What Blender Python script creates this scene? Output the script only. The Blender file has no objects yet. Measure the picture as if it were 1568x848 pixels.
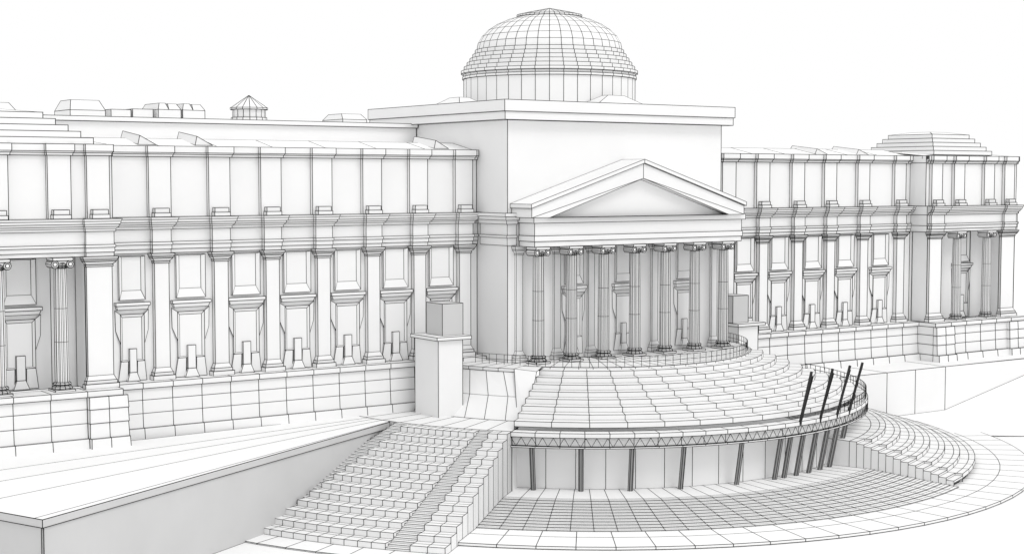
import bpy, math, random
import numpy as np
from mathutils import Vector
random.seed(3)
D=bpy.data; S=bpy.context.scene
S.view_settings.view_transform='Standard'; S.view_settings.look='None'; S.view_settings.exposure=0
WK=1.22
def mat(name,col,rough=.9,var=.02):
    m=D.materials.new(name); m.use_nodes=True
    nt=m.node_tree; b=nt.nodes['Principled BSDF']
    b.inputs['Roughness'].default_value=rough
    if 'Specular IOR Level' in b.inputs: b.inputs['Specular IOR Level'].default_value=.15
    n=nt.nodes.new('ShaderNodeTexNoise'); n.inputs['Scale'].default_value=.15; n.inputs['Detail'].default_value=4
    tc=nt.nodes.new('ShaderNodeTexCoord'); nt.links.new(tc.outputs['Object'],n.inputs['Vector'])
    r=nt.nodes.new('ShaderNodeValToRGB')
    r.color_ramp.elements[0].position=.3; r.color_ramp.elements[1].position=.7
    r.color_ramp.elements[0].color=(max(col-var,0),)*3+(1,); r.color_ramp.elements[1].color=(col+var,)*3+(1,)
    nt.links.new(n.outputs['Fac'],r.inputs['Fac']); nt.links.new(r.outputs['Color'],b.inputs['Base Color'])
    return m
CLAY=mat('white_clay',.845,var=.015); PALE=mat('pale_clay',.88,var=.01); GROUND=mat('white_ground',.9,var=.005)
WALLM=mat('grey_clay',.58); COLM=mat('mid_grey_steel',.3)
LINE=mat('black_line',.006,var=.003); DARK=mat('dark_steel',.045,var=.01)

def empty(name):
    e=D.objects.new(name,None); S.collection.objects.link(e); return e
def tubes(name,segs,rad,parent,material=LINE):
    if not len(segs): return None
    rad=rad*WK
    P=np.array(segs,dtype=np.float64); a=P[:,0]; b=P[:,1]
    d=b-a; L=np.linalg.norm(d,axis=1); k=L>1e-4; a=a[k];b=b[k];d=d[k]/L[k][:,None]
    h=np.where(np.abs(d[:,2:3])<.9,np.array([[0,0,1.]]),np.array([[1.,0,0]]))
    n1=np.cross(d,h); n1/=np.linalg.norm(n1,axis=1)[:,None]; n2=np.cross(d,n1)
    N=len(a); V=np.zeros((N,6,3))
    for i in range(3):
        t=math.radians(90+120*i); o=(n1*math.cos(t)+n2*math.sin(t))*rad
        V[:,i]=a+o-d*rad*.3; V[:,3+i]=b+o+d*rad*.3
    base=(np.arange(N)*6)[:,None,None]
    F=np.array([[0,1,4,3],[1,2,5,4],[2,0,3,5]])[None]+base
    m=D.meshes.new(name); m.from_pydata(V.reshape(-1,3).tolist(),[],F.reshape(-1,4).tolist())
    m.materials.append(material)
    o=D.objects.new(name,m); S.collection.objects.link(o)
    if parent: o.parent=parent
    return o

class Part:
    def __init__(s): s.v=[]; s.f=[]
    def add(s,v,f):
        b=len(s.v); s.v+= [tuple(map(float,p)) for p in v]; s.f+=[tuple(i+b for i in q) for q in f]
    def box(s,x0,x1,y0,y1,z0,z1):
        s.tap(x0,x1,y0,y1,z0,x0,x1,y0,y1,z1)
    def tap(s,x0,x1,y0,y1,z0,X0,X1,Y0,Y1,z1):
        s.add([(x0,y0,z0),(x1,y0,z0),(x1,y1,z0),(x0,y1,z0),(X0,Y0,z1),(X1,Y0,z1),(X1,Y1,z1),(X0,Y1,z1)],
         [(0,3,2,1),(4,5,6,7),(0,1,5,4),(1,2,6,5),(2,3,7,6),(3,0,4,7)])
    def loft(s,rows,closed=False):
        n=len(rows[0]); v=[p for r in rows for p in r]; f=[]
        for i in range(len(rows)-1):
            for j in range(n if closed else n-1):
                k=(j+1)%n; f.append((i*n+j,i*n+k,(i+1)*n+k,(i+1)*n+j))
        s.add(v,f)
    def lathe(s,cx,cy,prof,n,z0=0,cap=True):
        rows=[[(cx+r*math.cos(2*math.pi*j/n),cy+r*math.sin(2*math.pi*j/n),z0+z) for j in range(n)] for r,z in prof]
        s.loft(rows,True)
    def quad(s,a,b,c,d): s.add([a,b,c,d],[(0,1,2,3)])
    def build(s,name,parent,material=CLAY,wire=.035,wname=None):
        m=D.meshes.new(name); m.from_pydata(s.v,[],s.f); m.materials.append(material); m.update()
        o=D.objects.new(name,m); S.collection.objects.link(o)
        if parent: o.parent=parent
        if wire:
            seen=set(); segs=[]
            rv=[tuple(round(c,2) for c in p) for p in s.v]
            for q in s.f:
                for i in range(len(q)):
                    a,b=q[i],q[(i+1)%len(q)]; A,B=rv[a],rv[b]
                    if A==B: continue
                    k=(A,B) if A<B else (B,A)
                    if k in seen: continue
                    seen.add(k); segs.append((s.v[a],s.v[b]))
            tubes(wname or name+'_edge_lines',segs,wire,parent if parent else o)
        return o

MUS=empty('museum_building')

def path(x0,x1,Y,off,pils,hw,pr,z):
    p=[(x0,Y-off,z)]
    for c in sorted(pils):
        p+=[(c-hw-off*.5,Y-off,z),(c-hw-off*.5,Y-off-pr,z),(c+hw+off*.5,Y-off-pr,z),(c+hw+off*.5,Y-off,z)]
    p.append((x1,Y-off,z)); return p
ENT=[(17.8,0),(18.2,0),(18.2,.1),(18.65,.1),(18.65,.22),(18.9,.22),(18.9,.04),(20.15,.04),(20.15,.25),(20.4,.25),(20.6,.6),(20.85,.65),(20.85,.8),(21.1,.85),(21.35,1.0),(21.36,-.3)]
ATT=[(21.36,0),(27.25,0),(27.25,.25),(27.5,.3),(27.65,.5),(28.3,.5),(28.3,-.7),(27.9,-.7)]
def entab(P,x0,x1,Y,pils,hw=.95,pr=.55,prof=ENT):
    P.loft([path(x0,x1,Y,o,pils,hw,pr,z) for z,o in prof])
def pilaster(P,c,Y,w=.75,d=.55,z0=5.3,z1=17.8):
    P.box(c-w-.4,c+w+.4,Y-d-.4,Y-.01,z0,z0+.45)
    P.box(c-w-.25,c+w+.25,Y-d-.25,Y-.01,z0+.45,z0+.75)
    P.tap(c-w-.2,c+w+.2,Y-d-.2,Y-.01,z0+.75,c-w,c+w,Y-d,Y-.01,z0+1.2)
    P.box(c-w,c+w,Y-d,Y-.01,z0+1.2,z1-.95)
    P.box(c-w-.08,c+w+.08,Y-d-.08,Y-.01,z1-.95,z1-.8)
    P.tap(c-w,c+w,Y-d,Y-.01,z1-.8,c-w-.3,c+w+.3,Y-d-.3,Y-.01,z1-.5)
    P.box(c-w-.3,c+w+.3,Y-d-.3,Y-.01,z1-.5,z1-.36)
    P.box(c-w-.38,c+w+.38,Y-d-.38,Y-.01,z1-.36,z1-.2)
    P.box(c-w-.45,c+w+.45,Y-d-.45,Y-.01,z1-.2,z1-.02)
def frame(P,cx,Y,ho,zo0,zo1,hi,zi0,zi1,pr):
    o=[(cx-ho,zo0),(cx+ho,zo0),(cx+ho,zo1),(cx-ho,zo1)]; i=[(cx-hi,zi0),(cx+hi,zi0),(cx+hi,zi1),(cx-hi,zi1)]
    P.loft([[(x,Y,z) for x,z in o],[(x,Y-pr,z) for x,z in o],[(x,Y-.04,z) for x,z in i]],True)
    P.quad(*[(x,Y-.04,z) for x,z in i])
def window(P,cx,Y,k=1.0):
    frame(P,cx,Y,1.55*k,13.3,17.6,1.15*k,14.2,17.5,.3)
    P.box(cx-2.05*k,cx+2.05*k,Y-.5,Y,12.75,13.05)
    P.tap(cx-1.8*k,cx+1.8*k,Y-.3,Y,12.35,cx-1.95*k,cx+1.95*k,Y-.42,Y,12.73)
    # rectangular frame with tall recessed panel
    frame(P,cx,Y,1.42*k,7.3,11.9,1.18*k,7.4,11.6,.2)
    # sloping shoulders beside the frame
    for s in (-1,1):
        P.add([(cx+s*1.43*k,Y-.2,11.9),(cx+s*2.0*k,Y-.05,12.3),(cx+s*1.95*k,Y-.04,10.3),(cx+s*1.43*k,Y-.2,9.0)],[(0,1,2,3)])
        P.add([(cx+s*.55*k,Y-.2,7.28),(cx+s*1.42*k,Y-.2,7.28),(cx+s*1.7*k,Y-.05,5.35),(cx+s*.55*k,Y-.05,5.35)],[(0,1,2,3)])
    P.box(cx-.42*k,cx+.42*k,Y-.3,Y-.05,6.2,8.5)
    P.tap(cx-.75*k,cx+.75*k,Y-.42,Y-.05,5.35,cx-.42*k,cx+.42*k,Y-.31,Y-.05,6.18)

def podium(P,x0,x1,Y,step=3.1,bulges=()):
    n=max(1,round((x1-x0)/step)); xs=[x0+(x1-x0)*i/n for i in range(n+1)]
    prof=[(-.2,.9),(.9,.75),(.9,.45),(2.3,.35),(3.6,.3),(4.75,.25),(4.75,.5),(5.3,.5),(5.3,-2.6)]
    P.loft([[(x,Y-o,z) for x in xs] for z,o in prof])
    for x in (x0,x1):
        P.loft([[(x,Y-o,z),(x,Y+3,z)] for z,o in prof[:-1]])
    for b in bulges:
        for z0,z1,g in ((-.2,.9,1.25),(.9,2.3,.85),(2.3,3.6,.8),(3.6,4.74,.75)):
            P.tap(b-1.9,b,Y-g-.1,Y-.2,z0,b-1.85,b,Y-g,Y-.2,z1); P.tap(b+.003,b+1.9,Y-g-.1,Y-.2,z0,b+.003,b+1.85,Y-g,Y-.2,z1)
def attic(P,x0,x1,Y,pils,hw=1.15):
    entab(P,x0,x1,Y,pils,hw,.45,ATT)
    for c in pils: 
        P.box(c-.85,c+.85,Y-1.15,Y-.46,21.37,21.75); P.box(c-.75,c+.75,Y-1.0,Y-.46,21.75,22.2)

def wing(name,x0,x1,pils,w):
    P=Part(); Y=144
    xs=[x0]+pils+[x1]
    P.loft([[(x,Y,5.2) for x in xs],[(x,Y,17.8) for x in xs]])
    for c in pils: pilaster(P,c,Y)
    P.build(name+'_pilasters_and_wall',MUS,CLAY,w)
    W=Part()
    for a,b in zip(pils[:-1],pils[1:]): 
        if b-a>4: window(W,(a+b)/2,Y)
    if pils[0]-x0>4.5: window(W,(x0+pils[0]-.2)/2,Y,.85)
    W.build(name+'_windows',MUS,CLAY,w*.85)
    E=Part(); entab(E,x0,x1,Y-.1,pils); E.build(name+'_entablature',MUS,CLAY,w*.85)
    A=Part(); attic(A,x0,x1,Y+.1,pils); A.build(name+'_attic',MUS,CLAY,w)
    B=Part(); podium(B,x0,x1,142.6,3.1,()); B.build(name+'_podium',MUS,CLAY,w)
    R=Part(); n=7; xr=[x0+(x1-x0)*i/n for i in range(n+1)]
    R.loft([[(x,y,z) for x in xr] for y,z in ((144.8,28.3),(149,29.15),(157,29.3),(175,29.3))])
    R.build(name+'_roof',MUS,PALE,w)
LP=[57.5,63.8,69.5,75.4,81.4,87.2,93.1]; RP=[133,138.9,145.2,151.2,157.6,164.9]
wing('left_wing',51.8,95.05,LP,.032)
wing('right_wing',126.4,167.4,RP,.043)

def column(name,x,y,z0,z1,w=.014,parent=MUS,k=1.0,wc=.034):
    P=Part(); H=z1-z0
    P.box(x-.95*k,x+.95*k,y-.95*k,y+.95*k,z0,z0+.2)
    P.lathe(x,y,[(.92*k,.2),(.95*k,.32),(.88*k,.44),(.76*k,.5),(.76*k,.58),(.84*k,.66),(.8*k,.78),(.68*k,.84)],12,z0)
    P.lathe(x,y,[(.56*k,H-1.0),(.62*k,H-.92),(.56*k,H-.84),(.6*k,H-.75),(.78*k,H-.5)],12,z0)
    for sx in (-1,1):
        cx=x+sx*.72*k; cz=z0+H-.62
        for rr,yy in ((.36,.78),(.2,.83)):
            m=10; a=[(cx+rr*k*math.cos(2*math.pi*j/m),y-yy*k,cz+rr*k*math.sin(2*math.pi*j/m)) for j in range(m)]
            b=[(p[0],2*y-p[1],p[2]) for p in a]
            P.add(a+b,[tuple(range(m)),tuple(range(2*m-1,m-1,-1))]+[(j,(j+1)%m,m+(j+1)%m,m+j) for j in range(m)])
    P.box(x-.7*k,x+.7*k,y-.74*k,y+.74*k,z0+H-.6,z0+H-.28)
    P.box(x-.95*k,x+.95*k,y-.9*k,y+.9*k,z0+H-.27,z0+H-.02)
    P.build(name+'_capital_and_base',parent,CLAY,wc)
    P=Part()
    n=24; rows=[]
    for r,z in ((.64,.84),(.64,H*.37),(.61,H*.62),(.55,H-1.0)):
        rows.append([(x+(r-(0.08 if j%2 else 0))*k*math.cos(2*math.pi*j/n),y+(r-(0.08 if j%2 else 0))*k*math.sin(2*math.pi*j/n),z0+z) for j in range(n)])
    P.loft(rows,True)
    P.build(name+'_shaft',parent,CLAY,w)

def pavilion(name,x0,x1,piers,cols,w,end=False,wins=()):
    P=Part(); Y=141
    xs=[x0]+sorted(cols)+[x1]
    P.loft([[(x,144,5.2) for x in xs],[(x,144,17.8) for x in xs]])
    for c,hw in piers:
        P.box(c-hw,c+hw,141.3,143.9,5.3,17.78); pilaster(P,c,141.3,hw-.05,.35)
    P.build(name+'_piers',MUS,CLAY,w)
    W=Part()
    for c in wins: window(W,c,144)
    W.build(name+'_windows',MUS,CLAY,w*.85)
    pp=[c for c,h in piers]
    E=Part(); entab(E,x0,x1,Y,pp,1.35,.35)
    for (xe) in (x0,x1): E.loft([[(xe,Y-.0,z),(xe,Y+3.2,z)] for z in (17.8,18.65,20.15,21.35)])
    E.quad((x0,Y,17.8),(x1,Y,17.8),(x1,144,17.8),(x0,144,17.8))
    E.build(name+'_entablature',MUS,CLAY,w*.85)
    A=Part(); attic(A,x0,x1,Y+.3,pp+[c for c in cols],1.1)
    for (xe) in (x0,x1): A.loft([[(xe,Y+.3,z),(xe,Y+4,z)] for z in (21.36,27.3,28.3)])
    A.quad((x0,Y+.9,28.3),(x1,Y+.9,28.3),(x1,149,28.9),(x0,149,28.9))
    A.quad((x0,149,28.9),(x1,149,28.9),(x1,175,28.9),(x0,175,28.9))
    if end: A.quad((x1,141.4,0),(x1,175,0),(x1,175,28.3),(x1,141.4,28.3))
    A.build(name+'_attic',MUS,CLAY,w)
    B=Part(); podium(B,x0,x1,139.7,3.3,[c for c,h in piers]); B.build(name+'_podium',MUS,CLAY,w)
    for i,c in enumerate(cols): column(name+'_column_%d'%i,c,141.1,5.3,17.8,.022)
pavilion('left_pavilion',14,51.8,[(50.3,1.3),(16,1.3)],[46.6,40.8,35.2,29.6,24.0],.032,wins=(43.6,38,32.4,26.8))
pavilion('right_pavilion',167.4,187,[(169.2,1.3),(184.9,1.5)],[173.9,180.4],.045,True,wins=(178.4,))
def stepped(name,cx,cy,a,z0,z1,n,inset,w):
    P=Part()
    for i in range(n):
        h=a*(1-i*inset/(n-1)); P.box(cx-h,cx+h,cy-h,cy+h,z0+(z1-z0)*i/(n+.6)+.003*i,z0+(z1-z0)*(i+1)/(n+.6))
    h=a*(1-inset)*.96; zz=z0+(z1-z0)*n/(n+.6); P.tap(cx-h,cx+h,cy-h,cy+h,zz,cx-h*.45,cx+h*.45,cy-h*.45,cy+h*.45,z1)
    P.build(name,MUS,PALE,w)
stepped('right_stepped_roof',177.5,149.5,6.3,28.5,31.8,5,.36,.042)
stepped('left_stepped_roof',40.5,150.2,9.4,28.3,31.7,5,.38,.035)

U=Part(); U.box(14,95.0,157,176,28.5,31.1); U.box(13.5,95.0,156.6,176.4,31.1,31.6); U.build('rear_gallery_block',MUS,PALE,.034)
R=Part()
def gable(x0,x1,z0,z1,y0=159,y1=164):
    m=(z1-z0)*.4; R.box(x0,x1,y0,y1,z0,z0+m); i=(x1-x0)*.1
    R.tap(x0,x1,y0,y1,z0+m,x0+i,x1-i,y0+.9,y1-.9,z1)
gable(53.9,57.7,31.6,33.4); gable(44,48.2,31.6,32.9); gable(86.2,89.4,31.6,32.7)
R.box(58.5,60.7,159.5,163,31.6,32.5); R.box(60.9,63.2,159.5,163,31.6,32.6)
for a in (63.6,66.4):
    R.box(a,a+2.6,159,164,31.6,32.6); R.tap(a,a+1.2,159,164,32.6,a+.3,a+1.0,159.5,163.5,33.3); R.tap(a+1.21,a+2.6,159,164,32.6,a+1.3,a+2.3,159.6,163.2,33.25)
R.lathe(75,160.5,[(2.0,31.6),(2.0,32.0),(1.85,32.0),(1.85,32.9),(2.1,32.9),(2.1,33.1),(.05,34.5)],16)
for x in (56,62,90.3):
    R.add([(x,145.4,28.45),(x+1.9,145.4,28.45),(x+.2,145.4,29.35),(x,150,29.2),(x+1.9,150,29.2),(x+.2,150,29.9)],[(0,1,2),(0,2,5,3),(1,4,5,2)])
for x in (150,158):
    R.add([(x,145.4,28.4),(x+2.4,145.4,28.4),(x+.4,145.4,29.1),(x,150,29.1),(x+2.4,150,29.1),(x+.4,150,29.6)],[(0,1,2),(0,2,5,3),(1,4,5,2)])
R.build('roof_skylights',MUS,CLAY,.032)

C=Part(); X0,X1,Y0,Y1=95.1,126.4,138,165.6
C.quad((X0,Y0,4.9),(X0,Y1,4.9),(X0,Y1,31.5),(X0,Y0,31.5)); C.quad((X0,Y0,4.9),(X1,Y0,4.9),(X1,Y0,31.5),(X0,Y0,31.5))
C.quad((X1,Y0,0),(X1,Y1,0),(X1,Y1,31.5),(X1,Y0,31.5)); C.quad((X0,Y1,0),(X1,Y1,0),(X1,Y1,31.5),(X0,Y1,31.5))
C.box(X0-1,X1+1,Y0-1,Y1+1,31.5,32.4); C.box(X0-1.15,X1+1.15,Y0-1.15,Y1+1.15,32.4,33.65)
C.build('central_block',MUS,CLAY,.035)
Q=Part()
for z0,z1,o in ((17.8,18.65,.12),(18.65,18.9,.25),(18.9,20.15,.1),(20.15,20.6,.4),(20.6,21.0,.7),(21.0,21.35,.95)):
    Q.loft([[(X0-o,143.2,z),(X0-o,Y0-o,z),(96.2,Y0-o,z)] for z in (z0,z1)])
    Q.quad((X0-o,143.2,z1),(X0-o,Y0-o,z1),(X0,Y0,z1),(X0,143.2,z1)); Q.quad((X0-o,143.2,z0),(X0-o,Y0-o,z0),(X0,Y0,z0),(X0,143.2,z0))
    Q.quad((X0-o,Y0-o,z1),(96.2,Y0-o,z1),(96.2,Y0,z1),(X0,Y0,z1))
Q.build('central_block_cornice',MUS,CLAY,.026)
K=Part()
def pyr(cx,cy,a,b,z0,z1): K.tap(cx-a,cx+a,cy-b,cy+b,z0,cx-a*.35,cx+a*.35,cy-b*.35,cy+b*.35,z1)
pyr(98.2,152.5,1.9,3.0,33.66,34.6); pyr(111.5,140.2,3.4,1.6,33.66,34.7)
K.build('block_corner_caps',MUS,CLAY,.03)
DM=Part(); pr=[(10.45,33.66),(10.45,37.1),(10.6,37.1),(10.6,37.4),(10.5,37.4),(10.5,37.7),(10.75,37.75),(10.75,38.1),(10.4,38.1),(10.4,38.6),(10.05,38.6),(10.05,39.1),(9.7,39.1),(9.7,39.6),(9.35,39.6),(9.35,40.1),(9.05,40.1),(9.05,40.6),(8.85,40.6)]
for i in range(1,7):
    a=math.radians(i*65/6); pr.append((8.85*math.cos(a),40.6+4.5*math.sin(a)))
pr+=[(3.95,44.68),(3.95,44.9),(2.7,45.2),(.05,45.75)]
DM.lathe(110.8,151.8,pr,40); DM.build('dome',MUS,CLAY,.03)

PX0,PX1,PY=96.3,127.3,135.0
E=Part()
for z0,z1,o in ((17.7,18.3,0),(18.3,18.9,.1),(18.9,20.3,.02),(20.3,20.9,.35)):
    E.box(PX0+.3-o,PX1-.3+o,PY-o,Y0-.01-(0.26 if o>.3 else .12),z0,z1)
E.build('portico_entablature',MUS,CLAY,.032)
T=Part(); cx=111.15; zb=20.9; za=25.65; yf=PY-.8; yb=Y0-.02; hw=15.5; th=1.2
def tri(y): return [(cx-hw,y,zb),(cx-hw,y,zb+th*.85),(cx,y,za+th),(cx+hw,y,zb+th*.85),(cx+hw,y,zb)]
out=tri(yf); ot2=tri(yb); ihw=hw-2.4
inn=[(cx-ihw,yf,zb+.0),(cx,yf,za-.5),(cx+ihw,yf,zb+.0)]
T.quad(out[0],out[1],out[2],inn[1]); T.add([out[0],inn[1],inn[0]],[(0,1,2)])
T.quad(out[4],out[3],out[2],inn[1]); T.add([out[4],inn[1],inn[2]],[(0,1,2)])
ib=[(p[0],PY+.1,p[2]) for p in inn]
T.quad(inn[0],inn[1],ib[1],ib[0]); T.quad(inn[1],inn[2],ib[2],ib[1]); T.add(ib,[(0,1,2)])
T.quad(inn[0],inn[2],ib[2],ib[0])
T.quad(out[1],out[2],ot2[2],ot2[1]); T.quad(out[2],out[3],ot2[3],ot2[2]); T.quad(out[0],out[1],ot2[1],ot2[0]); T.quad(out[4],out[3],ot2[3],ot2[4]); T.quad(out[0],out[4],ot2[4],ot2[0])
T.build('portico_pediment',MUS,CLAY,.03)
T=Part()
o2=.22; e0=zb+th*.85
for s in (-1,1):
    xe=cx+s*(hw+.2)
    T.quad((xe,yf-o2,e0),(cx,yf-o2,za+th+.02),(cx,yf-o2,za+th+.45),(xe,yf-o2,e0+.45))
    T.quad((xe,yf-o2,e0+.45),(cx,yf-o2,za+th+.45),(cx,yb,za+th+.45),(xe,yb,e0+.45))
    T.quad((xe,yf-o2,e0),(cx,yf-o2,za+th+.02),(cx,yf,za+th+.02),(xe,yf,e0))
    T.quad((xe,yf-o2,e0),(xe,yf-o2,e0+.45),(xe,yb,e0+.45),(xe,yb,e0))
T.build('pediment_raking_cornice',MUS,CLAY,.03)
cols=[97.6+i*(124.8-97.6)/6 for i in range(7)]
for i,c in enumerate(cols): column('portico_column_%d'%i,c,PY+.7,4.95,17.7,.024,wc=.036)
PW=Part()
for c in [96.5,101.7,106.5,115.9,125.2]: pilaster(PW,c,Y0,.42,.3,4.95,17.7)
for c in (104.1,111.3,120.6): window(PW,c,Y0,.8)
PW.build('portico_rear_wall',MUS,PALE,.022)

CX,CY=111.5,146.0
def pol(r,a,z): a=math.radians(a); return (CX+r*math.cos(a),CY+r*math.sin(a),z)
def arc(r,a0,a1,n,z): return [pol(r,a0+(a1-a0)*i/n,z) for i in range(n+1)]
def sector(P,a0,a1,n,prof): P.loft([arc(r,a0,a1,n,z) for r,z in prof])
def steps(P,r0,r1,z0,z1,n,a0,a1,ns,floor=None,nose=0):
    prof=[]
    for i in range(n):
        ra=r0+(r1-r0)*i/n; rb=r0+(r1-r0)*(i+1)/n; za=z0+(z1-z0)*i/n; zb_=z0+(z1-z0)*(i+1)/n
        prof.append((ra,za))
        if nose: prof.append((ra+(rb-ra)*nose,za))
        prof+= [(rb,za)]
        if i==n-1: prof.append((rb,zb_))
        if floor is not None:
            for a in (a0,a1): P.quad(pol(ra,a,za),pol(rb,a,za),pol(rb,a,floor),pol(ra,a,floor))
    sector(P,a0,a1,ns,prof)
PAV=empty('entrance_pavilion')
A0,A1=220.5,322
ZP=-6.0; GZ=-7.2
P=Part(); steps(P,20,32.2,4.7,.35,8,A0,A1,15,0.0); P.build('stepped_roof',PAV,CLAY,.03)
P=Part(); sector(P,214,364,34,[(3,4.9),(13,4.9),(19.9,4.9),(20.1,4.9),(20.1,4.5)])
sector(P,176,214,8,[(3,4.9),(13,4.9),(22.6,4.9),(22.6,4.55)])
P.loft([[pol(22.5,184+32*i/6,4.6) for i in range(7)],[pol(24.6,187.5+32*i/6,2.2) for i in range(7)],[pol(26.8,190+30.4*i/6,0) for i in range(7)]])
P.quad(pol(20.1,214,4.9),pol(22.6,214,4.9),pol(22.6,220.4,4.7),pol(20.1,220.4,4.9))
P.quad(pol(22.6,214,4.9),pol(22.6,220.4,4.7),pol(26.8,220.4,0),pol(26.5,218,0))
sector(P,A1,356,6,[(20.3,4.75),(22.7,2.6),(25.3,0)])
P.build('portico_terrace',PAV,CLAY,.028)
P=Part(); sector(P,176,220.5,10,[(18,.0),(27,0),(33.2,0),(33.2,-.55),(31,-.6)]); sector(P,220.5,364,34,[(32.2,.0),(33.6,0),(33.6,-.45)]); sector(P,220.5,364,34,[(33.6,-1.35),(33.6,-1.5),(31,-1.5)])
sector(P,322,364,8,[(18,.0),(32.2,0)]); P.build('curved_walkway',PAV,CLAY,.03)
P=Part(); sector(P,220.5,364,26,[(31.3,-1.5),(31.3,ZP)])
P.quad(pol(31,220.6,0),pol(33.3,220.6,0),pol(33.3,220.6,-7.2),pol(31,220.6,-7.2))
sector(P,220.5,364,34,[(33.2,-.45),(33.2,-1.35)])
P.build('curved_wall',PAV,CLAY,.028)
seg=[]; n=76
for i in range(n):
    a=220.5+(360-220.5)*i/n; b=220.5+(360-220.5)*(i+1)/n
    seg.append((pol(33.6,a,-.45),pol(33.6,(a+b)/2,-1.35))); seg.append((pol(33.6,(a+b)/2,-1.35),pol(33.6,b,-.45)))
tubes('walkway_truss',seg,.026,PAV)
def bar(P,p,q,w):
    p=Vector(p); q=Vector(q); d=(q-p).normalized(); s=d.cross(Vector((0,0,1)));
    if s.length<.01: s=Vector((1,0,0))
    s.normalize(); t=d.cross(s); v=[]
    for c in (p,q):
        for k in range(6):
            a=k*math.pi/3; v.append(c+(s*math.cos(a)+t*math.sin(a))*w)
    P.add(v,[tuple(range(6)),tuple(range(11,5,-1))]+[(k,(k+1)%6,6+(k+1)%6,6+k) for k in range(6)])
P=Part()
for a in (224,232.5,241.3,250.6,262,271,273.5,277,281,285,289,293): bar(P,pol(32.2,a,ZP),pol(33.1,a,-1.5),.24)
P.build('leaning_columns',PAV,COLM,.03)
for a in (275.0,281.0,287,292.5):
    P=Part(); bar(P,pol(33.5,a,-.4),pol(35.0,a,5.3),.13); bar(P,pol(33.3,a+.8,-.2),pol(34.8,a+.8,4.8),.07)
    P.build('slanted_mast',None,DARK,.014,'mast_edge_lines')
def railing(name,r,a0,a1,n,z,h,w):
    s=[]
    for zz in (z+h,z+h*.5):
        q=arc(r,a0,a1,n,zz); s+=list(zip(q[:-1],q[1:]))
    for i in range(n+1):
        a=a0+(a1-a0)*i/n; s.append((pol(r,a,z),pol(r,a,z+h)))
    tubes(name,s,w,None)
railing('terrace_railing',19.7,196,352,56,4.9,1.1,.026)
railing('walkway_railing',33.4,289,352,34,0,1.1,.036)

def pier(x0,x1,y0,y1,zt,bx,w):
    e=empty('stone_pier'); P=Part()
    P.box(x0+.35,x1-.9,y0+.35,y1-.35,-.1,zt-.35); P.box(x0,x1,y0,y1,zt-.35,zt); P.build('shaft',e,CLAY,w)
    P=Part(); P.box(bx,bx+2.6,y0+1.2,y1-1.0,zt,zt+3.4); P.build('top_block',e,WALLM,w)
pier(84.5,88.8,135.6,141.0,8.5,85.9,.032)
pier(130.4,135.0,139,144,7.2,130.6,.04)

B=empty('bleacher_stairs')
P=Part(); steps(P,33.2,55.6,-.02,-7.05,13,200.8,214.8,10,GZ,.35); P.build('seat_rows',B,CLAY,.026)
P=Part(); steps(P,33.2,55.6,-.02,-7.05,39,197.6,200.8,1,GZ); steps(P,33.2,55.6,-.02,-7.05,39,214.8,217.2,1,GZ); P.build('aisle_steps',B,CLAY,.026)
P=Part(); steps(P,33.2,55.6,-.02,-7.05,13,217.2,220.5,2,GZ,.5); P.build('side_seat_rows',B,CLAY,.026)
s=[]
for i in range(52):
    r=33.3+22.3*i/52; z=-.02-7.03*int(i/4)/13
    s.append((pol(r,220.42,z),pol(r,220.42,GZ)))
tubes('side_wall_lines',[( (a[0]+.03,a[1]-.035,a[2]),(b[0]+.03,b[1]-.035,b[2])) for a,b in s],.024,B)
B=empty('bleacher_stairs')
P=Part(); steps(P,34,45.5,-3.2,-6.5,7,295,341,12,-6.95,.6); sector(P,291,345,12,[(31.2,-3.1),(34,-3.19)]); P.quad(pol(31.2,291,-3.1),pol(34,291,-3.19),pol(34,291,-6.95),pol(31.2,291,-6.95)); P.build('seat_rows',B,CLAY,.03)
P=Part(); steps(P,34,45.5,-3.2,-6.5,14,291,295,1,-6.95); steps(P,34,45.5,-3.2,-6.5,14,341,344,1,-6.95); P.build('aisle_steps',B,CLAY,.028)
P=Part(); sector(P,220.5,291,26,[(31,ZP),(36,ZP)]); steps(P,36,46,ZP,-6.9,11,220.5,291,26,None,.5)
P.build('plaza_steps',None,PALE,.027)
P=Part(); sector(P,220.5,352,34,[(45.2,-6.9),(48.2,-6.9),(51.8,-6.9),(51.8,-7.15)]); sector(P,344,352,3,[(31,-5.6),(36,-5.8),(41,-6.3),(45.2,-6.9)])
sector(P,197,222,8,[(55.6,-7.06),(58.5,-7.08),(58.5,-7.19)]); P.build('plaza_paving',None,GROUND,.03)

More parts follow.
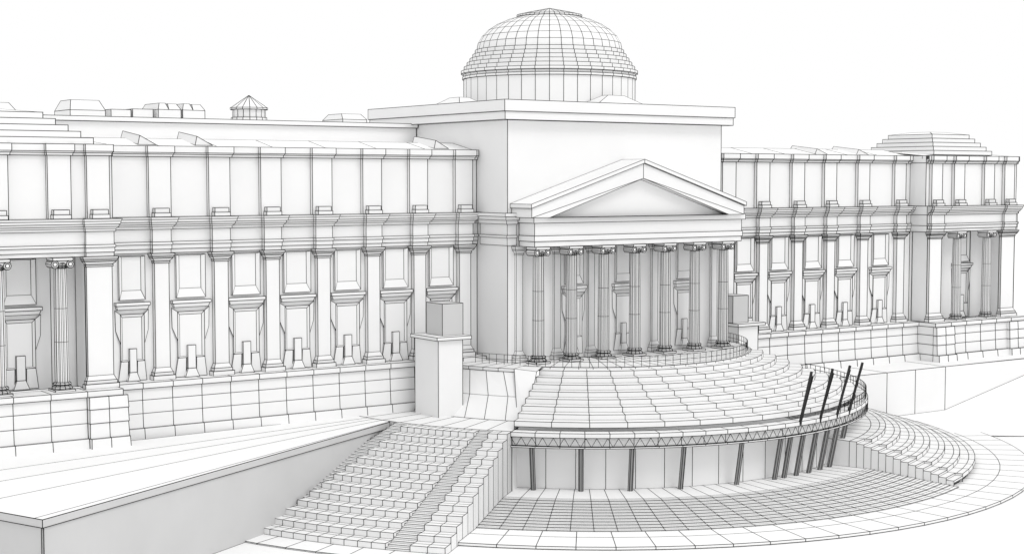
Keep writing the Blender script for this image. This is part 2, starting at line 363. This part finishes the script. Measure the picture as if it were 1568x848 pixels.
P=Part(); A=(35.2,111.6); Bp=(79.3,136.6); Ea=(24,139.2); Eb=(81,142.4)
rows=[]
for t in (0,.03,.3,.52,.7,1.0):
    a=(A[0]+(Ea[0]-A[0])*t,A[1]+(Ea[1]-A[1])*t); b=(Bp[0]+(Eb[0]-Bp[0])*t,Bp[1]+(Eb[1]-Bp[1])*t)
    rows.append([(a[0],a[1],-.02),(b[0],b[1],-.02)])
P.loft(rows); P.build('lawn',None,GROUND,.028)
P=Part()
def wallseg(p,q,z1,zc,z0,nx,ny):
    P.quad((*p,z1),(*q,z1),(*q,zc),(*p,zc)); P.quad((p[0]+nx,p[1]+ny,zc),(q[0]+nx,q[1]+ny,zc),(q[0]+nx,q[1]+ny,z0),(p[0]+nx,p[1]+ny,z0)); P.quad((*p,zc),(*q,zc),(q[0]+nx,q[1]+ny,zc),(p[0]+nx,p[1]+ny,zc))
wallseg(A,Bp,-.03,-.65,GZ,-.06,.1); wallseg(A,Ea,-.03,-.65,GZ,.1,.06)
P.build('retaining_wall',None,WALLM,.03)
P=Part(); P.loft([[(142.6,135,-.02),(153,135,-.02),(164.5,135,-.02),(190,135,-.02),(240,130,-.02)],[(142.6,142.4,-.02),(153,142.4,-.02),(164.5,142.4,-.02),(190,142.4,-.02),(240,175,-.02)]])
P.build('lawn',None,GROUND,.04)
P=Part(); P.loft([[(x,135,z) for x in (142.6,153,158.5,164.5)] for z in (-.02,-5.9)])
P.add([(164.5,135,-.02),(164.5,135,-5.9),(192,134.6,-.02)],[(0,1,2)]); P.build('retaining_wall',None,CLAY,.04)
P=Part(); P.add([(164.5,134.95,-5.9),(192,134.5,-.02),(215,100,-7.15),(165,118,-7.15),(142.6,134.9,-5.9),(150,128,-6.9)],[(0,1,2,3),(0,3,5,4)]); P.build('sloped_bank',None,GROUND,0)
P=Part(); s=4000; P.quad((-s,-s,GZ),(s,-s,GZ),(s,s,GZ),(-s,s,GZ)); P.build('ground',None,GROUND,0)

w=D.worlds.new('World'); S.world=w; w.use_nodes=True
bg=w.node_tree.nodes['Background']; bg.inputs[0].default_value=(1,1,1,1); bg.inputs[1].default_value=1.0
l=D.lights.new('sun','SUN'); l.energy=.9; l.angle=math.radians(25); l.color=(1,.99,.98)
so=D.objects.new('sun',l); S.collection.objects.link(so); so.rotation_euler=(math.radians(36),0,math.radians(10))
c=D.cameras.new('camera'); co=D.objects.new('camera',c); S.collection.objects.link(co)
co.location=(0,0,25); co.rotation_euler=(math.radians(90-3.63),0,math.radians(-34.74)); c.lens=53.86; c.sensor_width=36
c.clip_start=.5; c.clip_end=12000; S.camera=co
